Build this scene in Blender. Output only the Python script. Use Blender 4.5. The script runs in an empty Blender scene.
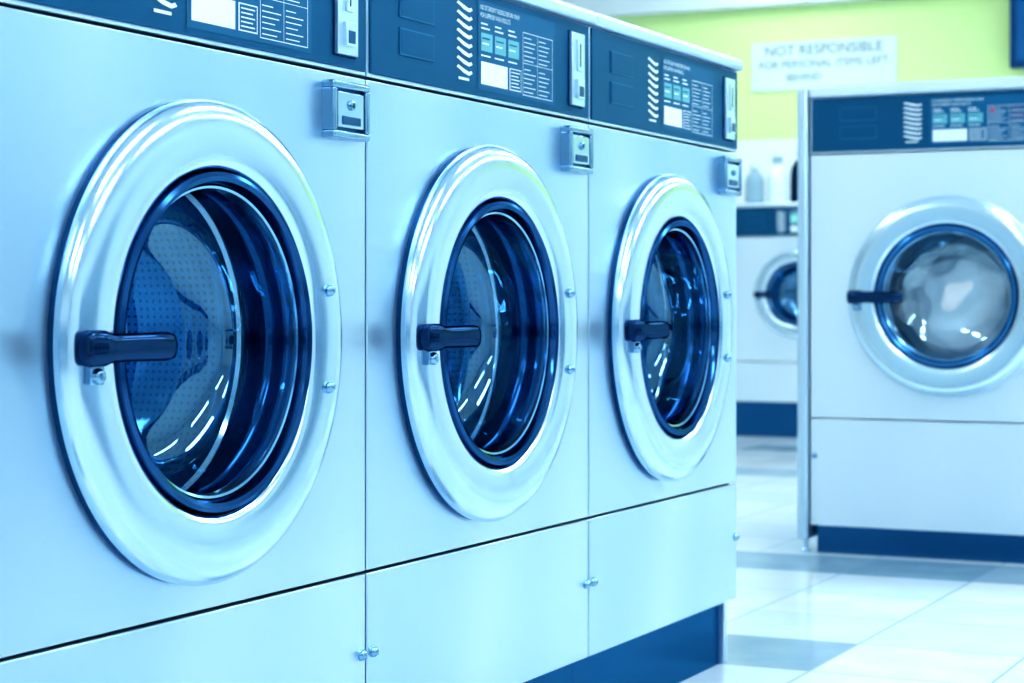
import bpy, bmesh, math
from mathutils import Vector, Matrix
C=bpy.context; S=C.scene
S.view_settings.view_transform='Standard'
try: S.view_settings.look='High Contrast'
except Exception as e: print('look',e)
S.view_settings.exposure=0.03
pi=math.pi
def link(o): S.collection.objects.link(o); return o

# ---------------- materials ----------------
def mat(name,col,metal=0,rough=.5,spec=.5,emit=0,coat=0,tint=None,ior=None):
    m=bpy.data.materials.new(name); m.use_nodes=True
    b=m.node_tree.nodes['Principled BSDF']
    b.inputs['Base Color'].default_value=(*col,1); b.inputs['Metallic'].default_value=metal
    b.inputs['Roughness'].default_value=rough; b.inputs['Specular IOR Level'].default_value=spec
    if ior: b.inputs['IOR'].default_value=ior
    if tint: b.inputs['Specular Tint'].default_value=(*tint,1)
    if emit:
        b.inputs['Emission Color'].default_value=(*col,1); b.inputs['Emission Strength'].default_value=emit
    return m
def N(nt,t,**k):
    n=nt.nodes.new(t)
    for a,v in k.items(): setattr(n,a,v)
    return n
def M(nt,op,a,b=None,c=None):
    n=nt.nodes.new('ShaderNodeMath'); n.operation=op
    for i,v in enumerate((a,b,c)):
        if v is None: continue
        if hasattr(v,'is_linked'): nt.links.new(v,n.inputs[i])
        else: n.inputs[i].default_value=v
    return n.outputs[0]
def MIX(nt,f,a,b):
    n=nt.nodes.new('ShaderNodeMix'); n.data_type='RGBA'
    for s,v in ((0,f),(6,a),(7,b)):
        if hasattr(v,'is_linked'): nt.links.new(v,n.inputs[s])
        elif s==0: n.inputs[0].default_value=v
        else: n.inputs[s].default_value=(*v,1)
    return n.outputs[2]
def dark_gloss(name,dif,glo,rough,fac=.9):
    m=bpy.data.materials.new(name); m.use_nodes=True; nt=m.node_tree; nt.nodes.clear()
    o=N(nt,'ShaderNodeOutputMaterial'); mx=N(nt,'ShaderNodeMixShader'); d=N(nt,'ShaderNodeBsdfDiffuse'); g=N(nt,'ShaderNodeBsdfGlossy')
    d.inputs[0].default_value=(*dif,1); g.inputs[0].default_value=(*glo,1); g.inputs['Roughness'].default_value=rough; mx.inputs[0].default_value=fac
    nt.links.new(d.outputs[0],mx.inputs[1]); nt.links.new(g.outputs[0],mx.inputs[2]); nt.links.new(mx.outputs[0],o.inputs[0]); return m
def brushed(name,col,metal=.8,rough=.33,amt=.03,aniso=0):
    m=mat(name,col,metal,rough); nt=m.node_tree; b=nt.nodes['Principled BSDF']
    tc=N(nt,'ShaderNodeTexCoord')
    mp2=N(nt,'ShaderNodeMapping'); mp2.inputs['Scale'].default_value=(3.5,1,1.1); nt.links.new(tc.outputs['Object'],mp2.inputs[0])
    big=N(nt,'ShaderNodeTexNoise'); big.inputs['Scale'].default_value=1.5; big.inputs['Detail'].default_value=0
    nt.links.new(mp2.outputs[0],big.inputs['Vector'])
    dk=(col[0]*(1-amt*3.0),col[1]*(1-amt*1.8),col[2]*(1-amt*.8))
    nt.links.new(MIX(nt,big.outputs[0],dk,col),b.inputs['Base Color'])
    if aniso:
        b.inputs['Anisotropic'].default_value=aniso
        cx=N(nt,'ShaderNodeCombineXYZ'); cx.inputs[0].default_value=1
        vt=N(nt,'ShaderNodeVectorTransform'); vt.vector_type='VECTOR'; vt.convert_from='OBJECT'; vt.convert_to='WORLD'
        nt.links.new(cx.outputs[0],vt.inputs[0]); nt.links.new(vt.outputs[0],b.inputs['Tangent'])
    return m
BT=(.35,.65,1)
STEEL=brushed('brushed_steel',(.68,.815,.91),metal=.92,rough=.33,amt=.14,aniso=.35)
STEELP=brushed('plain_steel',(.70,.83,.92),metal=.88,rough=.32,amt=.06)
STEELB=brushed('pale_steel',(.82,.91,.965),metal=.60,rough=.36,amt=.04)
RING=mat('satin_ring_steel',(.55,.72,.85),1,.18)
RINGB=mat('pale_ring_steel',(.66,.80,.90),.92,.22)
CHROME=mat('chrome',(.60,.76,.90),1,.10)
CHROME2=mat('dark_chrome',(.26,.45,.63),1,.12)
BOXM=mat('lock_box_metal',(.24,.42,.58),.85,.22)
PLATE=mat('lock_plate_metal',(.42,.62,.76),.9,.18)
SILVER=mat('silver_plate',(.60,.77,.88),.85,.28)
NAVY=mat('navy_panel',(.016,.120,.240),.5,.34,.3,tint=BT)
NAVY2=mat('navy_label',(.023,.155,.30),.4,.4,.3,tint=BT)
BLACK=dark_gloss('black_plastic',(.001,.008,.03),(.025,.075,.17),.10)
RUBBER=dark_gloss('black_rubber',(.002,.02,.06),(.035,.13,.29),.14)
GAP_SHADE=mat('blue_black_gap_shade',(.01,.07,.17),.5,.3,.3,tint=BT)  # shadow between door ring and front panel, put into a dark colour
BLUERIM=dark_gloss('blue_rubber',(.006,.08,.22),(.05,.20,.42),.18)
PLINTH=dark_gloss('dark_plinth',(.003,.07,.18),(.03,.16,.34),.22,.8)
WHITE=mat('white_print',(.76,.89,.96),0,.5)
TEAL=mat('teal_print',(.14,.46,.54),0,.5)
RED=mat('red_print',(.50,.10,.20),0,.5)
mat_win=mat('window_outline',(.03,.20,.38),.3,.4,.3,tint=BT)

def drum_mat():
    D=(.17,.50,.78)
    m=mat('perforated_steel',D,.9,.24); nt=m.node_tree; b=nt.nodes['Principled BSDF']
    tc=N(nt,'ShaderNodeTexCoord'); sp=N(nt,'ShaderNodeSeparateXYZ'); nt.links.new(tc.outputs['Object'],sp.inputs[0])
    x,y,z=sp.outputs
    a=M(nt,'MULTIPLY',M(nt,'ARCTAN2',x,z),28.0)
    d=M(nt,'MULTIPLY',y,106.0)
    def dots(u,v):
        fx=M(nt,'SUBTRACT',M(nt,'FRACT',u),.5); fy=M(nt,'SUBTRACT',M(nt,'FRACT',v),.5)
        return M(nt,'LESS_THAN',M(nt,'SQRT',M(nt,'ADD',M(nt,'MULTIPLY',fx,fx),M(nt,'MULTIPLY',fy,fy))),.22)
    wall=dots(a,d); back=dots(M(nt,'MULTIPLY',x,80.0),M(nt,'MULTIPLY',z,80.0))
    isb=M(nt,'GREATER_THAN',y,.445)
    hole=M(nt,'ADD',M(nt,'MULTIPLY',wall,M(nt,'SUBTRACT',1.0,isb)),M(nt,'MULTIPLY',back,isb))
    nt.links.new(MIX(nt,hole,D,(.012,.10,.24)),b.inputs['Base Color'])
    return m
DRUM=drum_mat()
def glass_mat(name,tcol,gcol,base):
    m=bpy.data.materials.new(name); m.use_nodes=True; nt=m.node_tree; nt.nodes.clear()
    o=N(nt,'ShaderNodeOutputMaterial'); mx=N(nt,'ShaderNodeMixShader'); tr=N(nt,'ShaderNodeBsdfTransparent'); gl=N(nt,'ShaderNodeBsdfGlossy')
    tr.inputs[0].default_value=(*tcol,1); gl.inputs[0].default_value=(*gcol,1); gl.inputs['Roughness'].default_value=.008
    lw=N(nt,'ShaderNodeLayerWeight'); lw.inputs[0].default_value=.5
    f=M(nt,'ADD',M(nt,'MULTIPLY',M(nt,'POWER',lw.outputs['Facing'],2.5),.50),base)
    nt.links.new(f,mx.inputs[0]); nt.links.new(tr.outputs[0],mx.inputs[1]); nt.links.new(gl.outputs[0],mx.inputs[2])
    nt.links.new(mx.outputs[0],o.inputs[0]); return m
GLASS=glass_mat('door_glass',(.76,.93,1),(.34,.72,1),.24)
GLASSB=glass_mat('clear_door_glass',(.94,.98,1),(.50,.80,1),.22)
mat_blue=mat('blue_metal',(.02,.12,.28),.8,.3)
mat_rim=mat('rim_dark_metal',(.26,.54,.78),.95,.12)
DISP=mat('green_display',(.35,.80,.72),0,.4)

# ---------------- mesh helpers ----------------
def finish(bm,name,mats,parent=None,smooth=True,bevel=0,seg=2,loc=None):
    bmesh.ops.recalc_face_normals(bm,faces=bm.faces)
    me=bpy.data.meshes.new(name); bm.to_mesh(me); bm.free()
    if not isinstance(mats,(list,tuple)): mats=[mats]
    for m in mats: me.materials.append(m)
    if smooth:
        for p in me.polygons: p.use_smooth=True
        me.set_sharp_from_angle(angle=math.radians(38))
    o=link(bpy.data.objects.new(name,me))
    if parent: o.parent=parent
    if loc: o.location=loc
    if bevel:
        b=o.modifiers.new('bevel','BEVEL'); b.width=bevel; b.segments=seg; b.limit_method='ANGLE'; b.angle_limit=math.radians(50); b.harden_normals=False
    return o
def box(bm,x0,x1,y0,y1,z0,z1,mi=0,skip=()):
    v=[bm.verts.new(p) for p in ((x0,y0,z0),(x1,y0,z0),(x1,y1,z0),(x0,y1,z0),(x0,y0,z1),(x1,y0,z1),(x1,y1,z1),(x0,y1,z1))]
    F={'bottom':(3,2,1,0),'top':(4,5,6,7),'front':(0,1,5,4),'right':(1,2,6,5),'back':(2,3,7,6),'left':(3,0,4,7)}
    for k,f in F.items():
        if k in skip: continue
        fc=bm.faces.new([v[i] for i in f]); fc.material_index=mi
def quad(bm,x0,x1,z0,z1,y,mi=0,skew=0):
    fc=bm.faces.new([bm.verts.new(p) for p in ((x0,y,z0),(x1,y,z0+skew),(x1,y,z1+skew),(x0,y,z1))]); fc.material_index=mi
def lathe(bm,prof,cx,cz,n=96,closed=False,mi=0):
    rings=[]
    for r,y in prof:
        if r<1e-5: rings.append([bm.verts.new((cx,y,cz))]*n)
        else: rings.append([bm.verts.new((cx+r*math.cos(2*pi*i/n),y,cz+r*math.sin(2*pi*i/n))) for i in range(n)])
    m=len(rings)
    for k in range(m if closed else m-1):
        A=rings[k];B=rings[(k+1)%m]
        for i in range(n):
            j=(i+1)%n; vs=[]
            for q in (A[i],A[j],B[j],B[i]):
                if q not in vs: vs.append(q)
            if len(vs)>2:
                f=bm.faces.new(vs); f.material_index=mi
def plate_hole(bm,x0,x1,z0,z1,cx,cz,r,y,dep,n=96):
    inner=[];outer=[];angs=[2*pi*i/n for i in range(n)]
    for a in ((x1,z1),(x0,z1),(x0,z0),(x1,z0)):
        ang=math.atan2(a[1]-cz,a[0]-cx)%(2*pi)
        k=min(range(n),key=lambda i:min(abs(angs[i]-ang),2*pi-abs(angs[i]-ang))); angs[k]=ang
    for a in angs:
        c,s=math.cos(a),math.sin(a)
        inner.append((cx+r*c,cz+r*s))
        ts=[]
        if c>1e-9: ts.append((x1-cx)/c)
        if c<-1e-9: ts.append((x0-cx)/c)
        if s>1e-9: ts.append((z1-cz)/s)
        if s<-1e-9: ts.append((z0-cz)/s)
        t=min(ts); outer.append((cx+t*c,cz+t*s))
    I=[bm.verts.new((p[0],y,p[1])) for p in inner]; O=[bm.verts.new((p[0],y,p[1])) for p in outer]
    I2=[bm.verts.new((p[0],y+dep,p[1])) for p in inner]; O2=[bm.verts.new((p[0],y+dep,p[1])) for p in outer]
    for i in range(n):
        j=(i+1)%n
        bm.faces.new((I[i],O[i],O[j],I[j])); bm.faces.new((O[i],O2[i],O2[j],O[j])); bm.faces.new((I2[i],I[i],I[j],I2[j]))
def text(bm,s,x,z,size,y,mi=0,align='LEFT',sx=1):
    cu=bpy.data.curves.new('t','FONT'); cu.body=s; cu.size=size; cu.align_x=align
    ob=bpy.data.objects.new('t',cu); link(ob); C.view_layer.update()
    me=bpy.data.meshes.new_from_object(ob.evaluated_get(C.evaluated_depsgraph_get()))
    vs=[bm.verts.new((x+v.co.x*sx,y,z+v.co.y)) for v in me.vertices]
    for p in me.polygons:
        try:
            f=bm.faces.new([vs[i] for i in p.vertices]); f.material_index=mi
        except Exception: pass
    bpy.data.objects.remove(ob); bpy.data.curves.remove(cu); bpy.data.meshes.remove(me)

def screw(name,parent,x,z,y=0,r=.007,h=.009):
    bm=bmesh.new()
    lathe(bm,[(0,y-h),(r*.5,y-h*.92),(r*.85,y-h*.6),(r,y-h*.2),(r,y+.001)],x,z,20)
    return finish(bm,name,CHROME2,parent)

# ---------------- washing machine ----------------
def washer(W,zb,zs,zp,zt,ztop,cz,dk=1.0,depth=.70,end=False,pale=False,disp=False):
    root=link(bpy.data.objects.new('washing_machine',None)); root.empty_display_size=.1
    cx=W/2-(0 if pale else .010); g=.0018
    FR=STEELB if pale else STEEL; PL=STEELB if pale else STEELP; RG=RINGB if pale else RING
    bm=bmesh.new(); box(bm,g,W-g,.016,depth,zb,zt,skip=('front',)); finish(bm,'body',PL,root,bevel=.003)
    bm=bmesh.new(); box(bm,0.0003 if not end else .012,W-.0003,.026,depth-.03,0,zb+.004); finish(bm,'plinth',PLINTH,root)
    bm=bmesh.new(); box(bm,.0005,W-.0005,-.014,depth+.004,zt,ztop); finish(bm,'lid',PL,root,bevel=.007,seg=4)
    bm=bmesh.new(); plate_hole(bm,g,W-g,zs+g,zp-g,cx,cz,.178*dk,0,.018); finish(bm,'front_panel',FR,root,bevel=.0018)
    bm=bmesh.new(); box(bm,g,W-g,0,.018,zb,zs-g); finish(bm,'lower_panel',FR,root,bevel=.0018)
    for x in (.013,W-.013): screw('screw',root,x,zs-.096)
    # control panel
    bm=bmesh.new(); box(bm,g,W-g,.0,.02,zp+g,zt)
    box(bm,g+.004,W-g-.004,-.003,.001,zp+.006,zt-.002,1)
    cp=finish(bm,'control_panel',[PL,NAVY],root,bevel=.0012)
    k=(zt-zp)/.144; Z=lambda z: zp+(z-.908)*k; kx=W/.66; X=lambda x:x*kx; y=-.0036
    for a,b in ((.990,1.024),(.944,.977)):
        bm=bmesh.new()
        x0,x1,z0,z1=X(.075),X(.163),Z(a),Z(b); w=.0018
        box(bm,x0,x1,y-.001,-.002,z0,z1,0); box(bm,x0+w,x1-w,y-.0014,y,z0+w,z1-w,1)
        finish(bm,'button_window',[mat_win,NAVY],cp)
    bm=bmesh.new()
    for i in range(8):
        z=Z(1.028)-(i*.0118*k)
        pts=[(.226,0),(.231,.0035),(.247,-.0005),(.262,-.0035),(.268,-.0015),(.272,-.005),(.262,-.0085),(.246,-.006),(.234,-.002)]
        bm.faces.new([bm.verts.new((X(px),y,z+pz*k)) for px,pz in pts])
    quad(bm,X(.232),X(.262),Z(.930),Z(.9335),y)
    finish(bm,'pictogram_strip',WHITE,cp,smooth=False)
    bm=bmesh.new()
    L,R=X(.288),X(.530); quad(bm,L,R,Z(.922),Z(1.040),y,0)
    yy=y-.0004; yz=y-.0008
    text(bm,'NO DETERGENT NEEDED BEFORE WASH',X(.294),Z(1.0285),.0090*k,yy,1,sx=.72*kx)
    text(bm,'FOR SUPERIOR WASH RESULTS',X(.294),Z(1.0185),.0090*k,yy,1,sx=.72*kx)
    quad(bm,X(.296),X(.376),Z(.930),Z(.960),yy,1)
    for i in range(3): quad(bm,X(.296+i*.041),X(.330+i*.041),Z(.974),Z(.998),yy,2)
    for i in range(3):
        quad(bm,X(.299+i*.041),X(.322+i*.041),Z(.990),Z(.9920),yz,0); quad(bm,X(.299+i*.041),X(.318+i*.041),Z(.983),Z(.985),yz,1)
        for j in range(2): quad(bm,X(.296+i*.041),X(.322+i*.041-.006*j),Z(1.003+j*.006),Z(1.0052+j*.006),yy,1)
        quad(bm,X(.296+i*.041),X(.324+i*.041),Z(.967),Z(.9690),yy,1)
    tx0,tx1,tz0,tz1=X(.424),X(.522),Z(.927),Z(1.014); w=.0010
    for a in ((tx0,tx1,tz0,tz0+w),(tx0,tx1,tz1-w,tz1),(tx0,tx0+w,tz0,tz1),(tx1-w,tx1,tz0,tz1),(X(.4715),X(.4715)+w*.7,tz0,tz1),(tx0,tx1,Z(.971),Z(.971)+w*.7)): quad(bm,*a,yy,1)
    quad(bm,X(.382),X(.419),Z(.930),Z(.960),yy,1); quad(bm,X(.384),X(.417),Z(.9315),Z(.9585),yz,0)
    for i in range(5): quad(bm,X(.386),X(.413-.004*(i%2)),Z(.9345+i*.0048),Z(.9360+i*.0048),yz-.0003,1)
    for i in range(13):
        zz=Z(.9315+i*.0062); ln=(.030,.038,.026,.034,.038,.022,.036,.030,.038,.028,.034,.037,.024)[i]
        if i==6: continue
        quad(bm,X(.428),X(.428+ln),zz,zz+.0012*k,yy,1); quad(bm,X(.476),X(.476+ln*.95),zz,zz+.0012*k,yy,3 if (end and i in (8,10,12)) else 1)
    if end: quad(bm,X(.430),X(.438),Z(.998),Z(1.0105),yz,3)
    if disp: quad(bm,X(.296),X(.500),Z(.975),Z(1.015),yz-.0005,4)
    finish(bm,'instruction_label',[NAVY2,WHITE,TEAL,RED,DISP],cp,smooth=False)
    bm=bmesh.new(); x0,x1,z0,z1=X(.580),X(.626),Z(.928),Z(1.034); xm=(x0+x1)/2
    box(bm,x0-.002,x1+.002,-.0045,0,z0-.002,z1+.002,1)
    box(bm,x0,x1,-.009,0,z0,z1,0)
    box(bm,xm-.008,xm+.008,-.012,-.008,Z(.978),Z(1.024),0)
    box(bm,xm-.0013,xm+.0013,-.0125,-.011,Z(.984),Z(1.018),1)
    box(bm,xm-.012,xm+.012,-.014,-.008,Z(.938),Z(.966),0); box(bm,xm-.008,xm+.008,-.0145,-.013,Z(.941),Z(.956),2)
    finish(bm,'coin_slot',[SILVER,BLACK,mat_blue],cp,bevel=.0014)
    # coin box with lock
    bx0,bx1=W-.102,W-.019; bz1=zp-.012; bz0=bz1-.066
    bm=bmesh.new(); f=.009
    for a in ((bx0,bx1,bz0,bz0+f),(bx0,bx1,bz1-f,bz1)): box(bm,a[0],a[1],-.017,.002,a[2],a[3])
    for a in ((bx0,bx0+f),(bx1-f,bx1)): box(bm,a[0],a[1],-.017,.002,bz0+f-.001,bz1-f+.001)
    cb=finish(bm,'coin_box',BOXM,root,bevel=.003,seg=3)
    bm=bmesh.new(); box(bm,bx0+.007,bx1-.007,-.0085,.001,bz0+.007,bz1-.007,1)
    box(bm,bx0+.0125,bx1-.0125,-.015,-.007,bz0+.0125,bz1-.0125,0)
    box(bm,bx0+.021,bx1-.021,-.0162,-.014,bz0+.016,bz0+.026,1)
    finish(bm,'cover_plate',[PLATE,mat_blue],cb,bevel=.003,seg=3)
    bm=bmesh.new(); lx,lz=(bx0+bx1)/2,(bz0+bz1)/2+.006
    lathe(bm,[(0,-.0185),(.0045,-.0185),(.0056,-.0178),(.0060,-.0145)],lx,lz,24)
    box(bm,lx-.0008,lx+.0008,-.0190,-.018,lz-.003,lz+.003,1)
    finish(bm,'lock',[CHROME2,BLACK],cb)
    # ---- door
    P=lambda pr:[(r*dk,yv) for r,yv in pr]
    bm=bmesh.new()
    lathe(bm,P([(.2420,-.005),(.2465,-.0052),(.2490,-.0075),(.2497,-.0110),(.2487,-.0160),(.2460,-.0210),(.2420,-.0250),(.2365,-.0280),(.2300,-.0298),(.2230,-.0305),(.2140,-.0306),(.2050,-.0302),(.1960,-.0295),(.1880,-.0284),(.1820,-.0264),(.1785,-.0230),(.1766,-.017),(.1757,.004),(.20,-.003)]),cx,cz,192,closed=True)
    door=finish(bm,'door',RG,root)
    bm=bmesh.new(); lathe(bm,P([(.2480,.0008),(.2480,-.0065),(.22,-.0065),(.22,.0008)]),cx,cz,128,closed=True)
    finish(bm,'gap_shade_ring',GAP_SHADE,door)  # added dark ring imitating the shadow in the gap behind the door
    bm=bmesh.new(); lathe(bm,P([(.2475,.0005),(.2475,-.0035),(.246,-.005),(.20,-.005),(.20,.0005)]),cx+.006*dk,cz,128,closed=True)
    hp=finish(bm,'hinge_plate',PL,door)
    for dz in (-.054,.054):
        screw('hinge_screw',hp,cx+.202*dk,cz+dz*dk,-.0295,.0072*dk,.009)
    GK=BLUERIM if end else RUBBER
    bm=bmesh.new()
    lathe(bm,P([(.1758,-.008),(.1762,-.021),(.1745,-.0265),(.170,-.0285),(.165,-.0265),(.162,-.019),(.161,-.008),(.165,.002),(.167,.012),(.165,.022),(.161,.026),(.165,.030),(.169,.040),(.170,.054),(.172,.062),(.178,.066)]),cx,cz,128)
    finish(bm,'gasket',GK,door)
    bm=bmesh.new(); lathe(bm,P([(.1625,-.012),(.1605,-.0170),(.1580,-.0160),(.1565,-.008),(.158,.0),(.1625,.0)]),cx,cz,96,closed=True)
    finish(bm,'glass_rim',mat_rim,door)
    bm=bmesh.new()
    lathe(bm,P([(.1575,-.010),(.1565,.008),(.154,.034),(.149,.057),(.140,.073),(.124,.083),(.09,.091),(.05,.095),(0,.096)]),cx,cz,160)
    finish(bm,'door_glass',GLASSB if end else GLASS,door)
    # handle: blocky pivot end and straight rounded grip
    bm=bmesh.new(); hx=cx-.244*dk; hz=cz-.002; hy=-.040
    rows=[]
    prof=[(0,.0120,.006),(.0015,.0145,.009),(.006,.0168,.011),(.026,.0168,.0115),(.034,.0145,.010),(.050,.0135,.0095),(.090,.0138,.0095),(.124,.0140,.0095),(.133,.0125,.008),(.138,.0085,.005)]
    sq=lambda v:math.copysign(abs(v)**.75,v)
    for px,hh,dd in prof:
        rows.append([bm.verts.new((hx+px*dk,hy+sq(math.cos(2*pi*i/32))*dd*dk,hz+sq(math.sin(2*pi*i/32))*hh*dk)) for i in range(32)])
    for a,b in zip(rows,rows[1:]):
        for i in range(32): bm.faces.new((a[i],a[(i+1)%32],b[(i+1)%32],b[i]))
    bm.faces.new(rows[0]); bm.faces.new(rows[-1])
    h=finish(bm,'handle',BLACK,door)
    bm=bmesh.new(); box(bm,hx+.012*dk,hx+.032*dk,-.038,-.014,hz-.013*dk,hz+.013*dk); finish(bm,'handle_mount',CHROME2,h,bevel=.002)
    bm=bmesh.new()
    lathe(bm,[(0,-.044),(.006*dk,-.043),(.008*dk,-.039),(.008*dk,-.018)],hx+.022*dk,hz-.026*dk,20)
    box(bm,hx+.012*dk,hx+.032*dk,-.038,-.024,hz-.034*dk,hz-.012*dk)
    finish(bm,'latch',CHROME2,h,bevel=.0015)
    bm=bmesh.new()
    lathe(bm,P([(.181,.080),(.20,.083),(.255,.086),(.265,.10),(.265,.45),(.25,.462),(.12,.468),(.10,.455),(.0,.452)]),0,0,96)
    dr=finish(bm,'drum',DRUM,root,loc=(cx,0,cz))
    bm=bmesh.new()
    lathe(bm,P([(.186,.079),(.180,.070),(.175,.066),(.1705,.070),(.1700,.086),(.176,.096),(.186,.092)]),0,0,128,closed=True)
    finish(bm,'drum_rim',CHROME,dr)
    if end:
        bm=bmesh.new(); box(bm,-.031,-.002,-.012,depth,.035,ztop-.004)
        finish(bm,'end_panel',STEELP,root,bevel=.008,seg=4)
        bm=bmesh.new()
        lathe(bm,[(0,0),(.012,0),(.012,.008),(.006,.010),(.006,.04)],0,0,16)
        f=finish(bm,'foot',CHROME,root,loc=(-.016,.02,0)); f.rotation_euler=(pi/2,0,0)
    return root

def copy_tree(o,parent=None):
    c=o.copy(); S.collection.objects.link(c)
    if parent is not None: c.parent=parent
    for ch in list(o.children): copy_tree(ch,c)
    return c

W=.66
w1=washer(W,.116,.322,.908,1.052,1.073,.601)
w1['category']='washing machine'; w1['group']='row of front-loading washers'
w1['label']='brushed steel front-loading washer with round glass door, navy control panel'
w2=copy_tree(w1); w2.location=(W,0,0)
w3=copy_tree(w1); w3.location=(2*W,0,0)
w3['label']='brushed steel front-loading washer at the end of the row'
bm=bmesh.new(); box(bm,W-.022,W-.006,.016,.034,0,.118); finish(bm,'corner_post',STEELP,w3,bevel=.002)

big=washer(.71,.072,.346,1.0205,1.165,1.195,.658,end=True,depth=.8,pale=True)
big.location=(3.5485,.353,0); big.rotation_euler=(0,0,-pi/2)
big['category']='washing machine'; big['label']='large steel front-loading washer with white laundry inside, standing alone on tiles'

far=washer(.66,.167,.36,.957,1.10,1.12,.684,dk=.84,pale=True,disp=True)
far.location=(7.756,1.72+.33,0); far.rotation_euler=(0,0,-pi/2)
far['category']='washing machine'; far['label']='small pale front-loading washer with dark plinth against the far wall'

for i in range(6):
    c=copy_tree(w1); c.location=(.2+.66*(i+1)+.02*i,-3.1,0); c.rotation_euler=(0,0,pi)
    c['group']='washers across the aisle'; c['label']='steel front-loading washer facing the row across the aisle'
for i in range(5):  # unseen row behind the camera, added so the door glass reflects round doors
    c=copy_tree(w1); c.location=(-3.4,-2.7+.67*i,0); c.rotation_euler=(0,0,pi/2)
    c['group']='unseen washers added along the near end wall'; c['label']='unseen steel front-loading washer added by the end wall for reflections'

# laundry inside the big machine
from mathutils import noise
bm=bmesh.new(); bmesh.ops.create_icosphere(bm,subdivisions=6,radius=1)
for v in bm.verts:
    p=v.co.copy(); d=1+.24*noise.noise(p*1.6)+.13*noise.noise(p*3.2+Vector((3,1,2)))
    v.co=Vector((p.x*.14*d,p.y*.19*d,p.z*.17*d))
lb=finish(bm,'laundry',mat('white_cotton',(.95,.98,1),0,.9),loc=(3.5485+.245,.353-.365,.640))
lb['category']='laundry'; lb['label']='bundle of white laundry inside the washer drum'

def jug(x,y,z,s,m,capm,label):
    bm=bmesh.new()
    pr=[(0,0),(.055,0),(.062,.006),(.064,.03),(.064,.13),(.058,.16),(.035,.19),(.022,.20),(.022,.215)]
    rings=[]; n=32
    for r,h in pr: rings.append([bm.verts.new((r*math.cos(2*pi*i/n)*.75*s,r*math.sin(2*pi*i/n)*s*.85,h*s)) for i in range(n)])
    for a,b in zip(rings,rings[1:]):
        for i in range(n): bm.faces.new((a[i],a[(i+1)%n],b[(i+1)%n],b[i]))
    bmesh.ops.remove_doubles(bm,verts=bm.verts,dist=1e-5)
    o=finish(bm,'detergent_bottle',m,loc=(x,y,z)); o['category']='bottle'; o['label']=label; o['group']='detergent bottles on the far washer'
    bm=bmesh.new(); bmesh.ops.create_cone(bm,cap_ends=True,segments=24,radius1=.026*s,radius2=.024*s,depth=.03*s,matrix=Matrix.Translation((0,0,.225*s)))
    finish(bm,'cap',capm,o,bevel=.002)
    return o
PW=mat('white_plastic',(.72,.85,.92),0,.35); PG=mat('grey_plastic',(.30,.46,.56),0,.4)
jug(7.95,2.000,1.12,.85,PG,PW,'small grey plastic detergent bottle on the far washer')
jug(8.02,1.905,1.12,1.0,PW,PG,'white plastic detergent bottle on the far washer')
jug(8.15,1.815,1.12,1.2,BLACK,BLACK,'dark plastic bottle on the far washer')

# ---------------- room ----------------
def struct(o): o['kind']='structure'; return o
def tile_mat():
    m=mat('floor_tiles',(.8,.9,.95),0,.16); nt=m.node_tree; b=nt.nodes['Principled BSDF']
    tc=N(nt,'ShaderNodeTexCoord'); sp=N(nt,'ShaderNodeSeparateXYZ'); nt.links.new(tc.outputs['Object'],sp.inputs[0])
    T=.31
    ax=M(nt,'DIVIDE',M(nt,'SUBTRACT',sp.outputs[0],1.96-T*40),T); ay=M(nt,'DIVIDE',M(nt,'SUBTRACT',sp.outputs[1],-.14-T*40),T)
    ix=M(nt,'FLOOR',ax); iy=M(nt,'FLOOR',ay); fx=M(nt,'FRACT',ax); fy=M(nt,'FRACT',ay)
    cb=N(nt,'ShaderNodeCombineXYZ'); nt.links.new(ix,cb.inputs[0]); nt.links.new(iy,cb.inputs[1])
    wn=N(nt,'ShaderNodeTexWhiteNoise'); wn.noise_dimensions='2D'; nt.links.new(cb.outputs[0],wn.inputs['Vector'])
    row=M(nt,'LESS_THAN',M(nt,'MODULO',ix,4),.5)
    near=M(nt,'LESS_THAN',sp.outputs[0],2.6)
    front=M(nt,'LESS_THAN',sp.outputs[1],-.14)
    farr=M(nt,'MULTIPLY',M(nt,'GREATER_THAN',sp.outputs[0],4.2),M(nt,'LESS_THAN',wn.outputs[0],.6))
    dark=M(nt,'MULTIPLY',M(nt,'MULTIPLY',row,M(nt,'SUBTRACT',1.0,M(nt,'MULTIPLY',near,front))),M(nt,'SUBTRACT',1.0,farr))
    nz=N(nt,'ShaderNodeTexNoise'); nz.inputs['Scale'].default_value=7; nz.inputs['Detail'].default_value=6; nt.links.new(tc.outputs['Object'],nz.inputs['Vector'])
    lt=MIX(nt,M(nt,'MULTIPLY',wn.outputs[0],.8),(.92,.97,.99),(.74,.86,.93))
    lt=MIX(nt,M(nt,'MULTIPLY',M(nt,'SUBTRACT',nz.outputs[0],.35),1.6),lt,(.58,.75,.86))
    dkc=MIX(nt,nz.outputs[0],(.12,.27,.38),(.40,.57,.67))
    dkc=MIX(nt,M(nt,'MULTIPLY',wn.outputs[0],.45),dkc,(.62,.77,.85))
    col=MIX(nt,dark,lt,dkc)
    e=.008
    g=M(nt,'MAXIMUM',M(nt,'MAXIMUM',M(nt,'LESS_THAN',fx,e),M(nt,'GREATER_THAN',fx,1-e)),M(nt,'MAXIMUM',M(nt,'LESS_THAN',fy,e),M(nt,'GREATER_THAN',fy,1-e)))
    col=MIX(nt,g,col,(.36,.54,.66)); nt.links.new(col,b.inputs['Base Color'])
    nt.links.new(M(nt,'ADD',M(nt,'MULTIPLY',nz.outputs[0],.15),.06),b.inputs['Roughness'])
    return m
X0,X1,Y0,Y1,H=-4.2,8.5,-3.9,5.2,2.6
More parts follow.
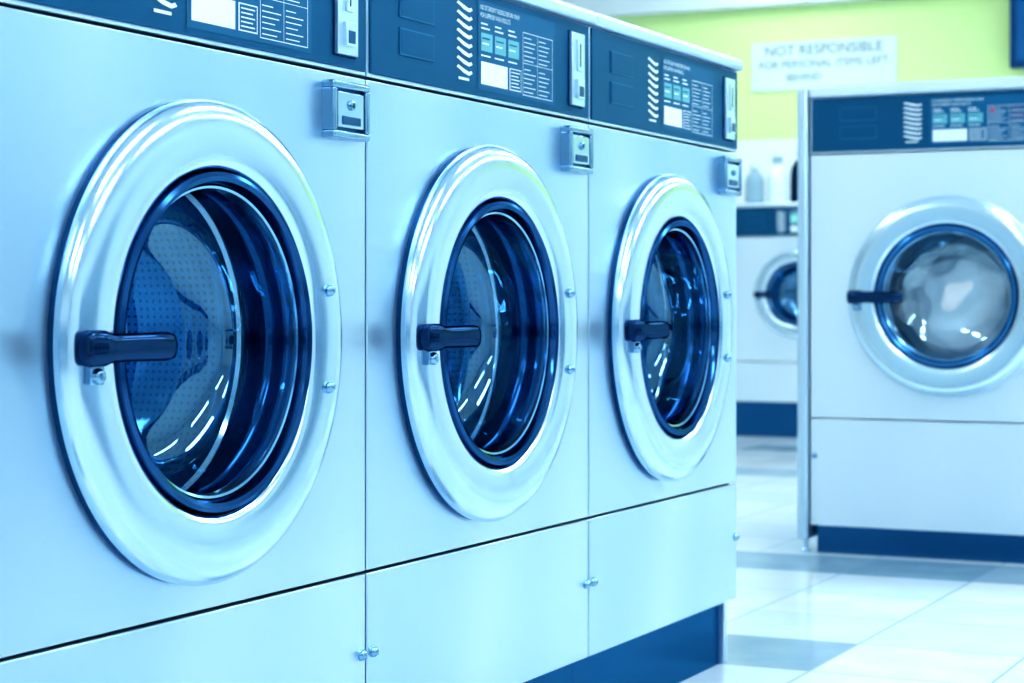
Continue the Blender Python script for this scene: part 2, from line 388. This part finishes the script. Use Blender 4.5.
bm=bmesh.new(); box(bm,X0,X1,Y0,Y1,-.05,0); struct(finish(bm,'floor',tile_mat(),smooth=False))
CEIL=mat('ceiling_paint',(.82,.91,.95),0,.8)
bm=bmesh.new(); box(bm,X0,X1,Y0,Y1,H,H+.05); struct(finish(bm,'ceiling',CEIL,smooth=False))
wf=mat('far_wall_paint',(.6,.9,.3),0,.6); nt=wf.node_tree
tc=N(nt,'ShaderNodeTexCoord'); sp=N(nt,'ShaderNodeSeparateXYZ'); nt.links.new(tc.outputs['Object'],sp.inputs[0])
nt.links.new(MIX(nt,M(nt,'GREATER_THAN',sp.outputs[2],1.485),(.88,.96,.97),(.76,.97,.44)),nt.nodes['Principled BSDF'].inputs['Base Color'])
bm=bmesh.new(); box(bm,X1,X1+.05,Y0,Y1,0,H); struct(finish(bm,'wall_far',wf,smooth=False))
WP=mat('wall_paint',(.77,.88,.93),0,.6)
bm=bmesh.new(); box(bm,X0,X1,Y0-.05,Y0,0,H); struct(finish(bm,'wall_right',WP,smooth=False))
bm=bmesh.new(); box(bm,X0,X1,Y1,Y1+.05,0,H); struct(finish(bm,'wall_left',WP,smooth=False))
bm=bmesh.new(); box(bm,X0-.05,X0,Y0,Y1,0,H); struct(finish(bm,'wall_near',mat('bright_wall_paint',(.90,.96,.98),0,.6),smooth=False))
bm=bmesh.new(); box(bm,X1-.10,X1,Y0,Y1,2.17,H); struct(finish(bm,'trim_1',CEIL,smooth=False))

bm=bmesh.new(); box(bm,X1-.012,X1,1.437,2.20,1.735,1.985)
sg=finish(bm,'wall_sign',mat('sign_board',(.74,.90,.88),0,.5),bevel=.003); sg['category']='sign'; sg['label']='pale notice board with grey capital lettering on green wall'
bm=bmesh.new()
for i,(t,s,xx) in enumerate((('NOT RESPONSIBLE',.074,0),('FOR PERSONAL ITEMS LEFT',.056,0),('BEHIND',.052,-.10))): text(bm,t,xx,.050-i*.066,s,0,0,'CENTER')
t=finish(bm,'lettering',mat('sign_ink',(.14,.27,.35),0,.6),sg,smooth=False,loc=(X1-.0135,1.8185,1.865)); t.rotation_euler=(0,0,-pi/2)
bm=bmesh.new(); box(bm,X1-.10,X1-.03,-.10,.855,1.783,2.165); box(bm,X1-.104,X1-.09,-.07,.825,1.813,2.140,1); box(bm,X1-.035,X1,.28,.48,1.9,2.05)
tv=finish(bm,'television',[mat('tv_case',(.01,.08,.22),0,.4,.3,tint=BT),mat('tv_screen',(.02,.14,.34),0,.2,.3,tint=BT)],bevel=.004); tv['category']='television'; tv['label']='dark blue flat television mounted on the green wall'

# ceiling lights
EM=mat('light_diffuser',(.93,.985,1),0,.5,emit=12.5)
for x in (-2.2,.2,2.6,5.0,7.2):
    for y in (-2.5,-.9,2.0):
        bm=bmesh.new(); box(bm,-.75,.75,-.16,.16,-.06,0,0); box(bm,-.72,.72,-.13,.13,-.064,-.05,1)
        o=finish(bm,'ceiling_light',[CEIL,EM],bevel=.004,loc=(x,y,H)); o['category']='ceiling light'; o['label']='white rectangular fluorescent ceiling light'; o['group']='fluorescent ceiling lights'

w=bpy.data.worlds.new('World'); S.world=w; w.use_nodes=True
w.node_tree.nodes['Background'].inputs[0].default_value=(.50,.78,1,1); w.node_tree.nodes['Background'].inputs[1].default_value=.8

cam=link(bpy.data.objects.new('Camera',bpy.data.cameras.new('Camera'))); S.camera=cam
cam.location=(-1.401,-1.185,.641); cam.rotation_euler=(pi/2,0,math.radians(-64.27))
cam.data.sensor_width=36; cam.data.lens=2000/1024*36; cam.data.shift_y=-38.5/1024
cam.data.dof.use_dof=True; cam.data.dof.focus_distance=2.3; cam.data.dof.aperture_fstop=8.5
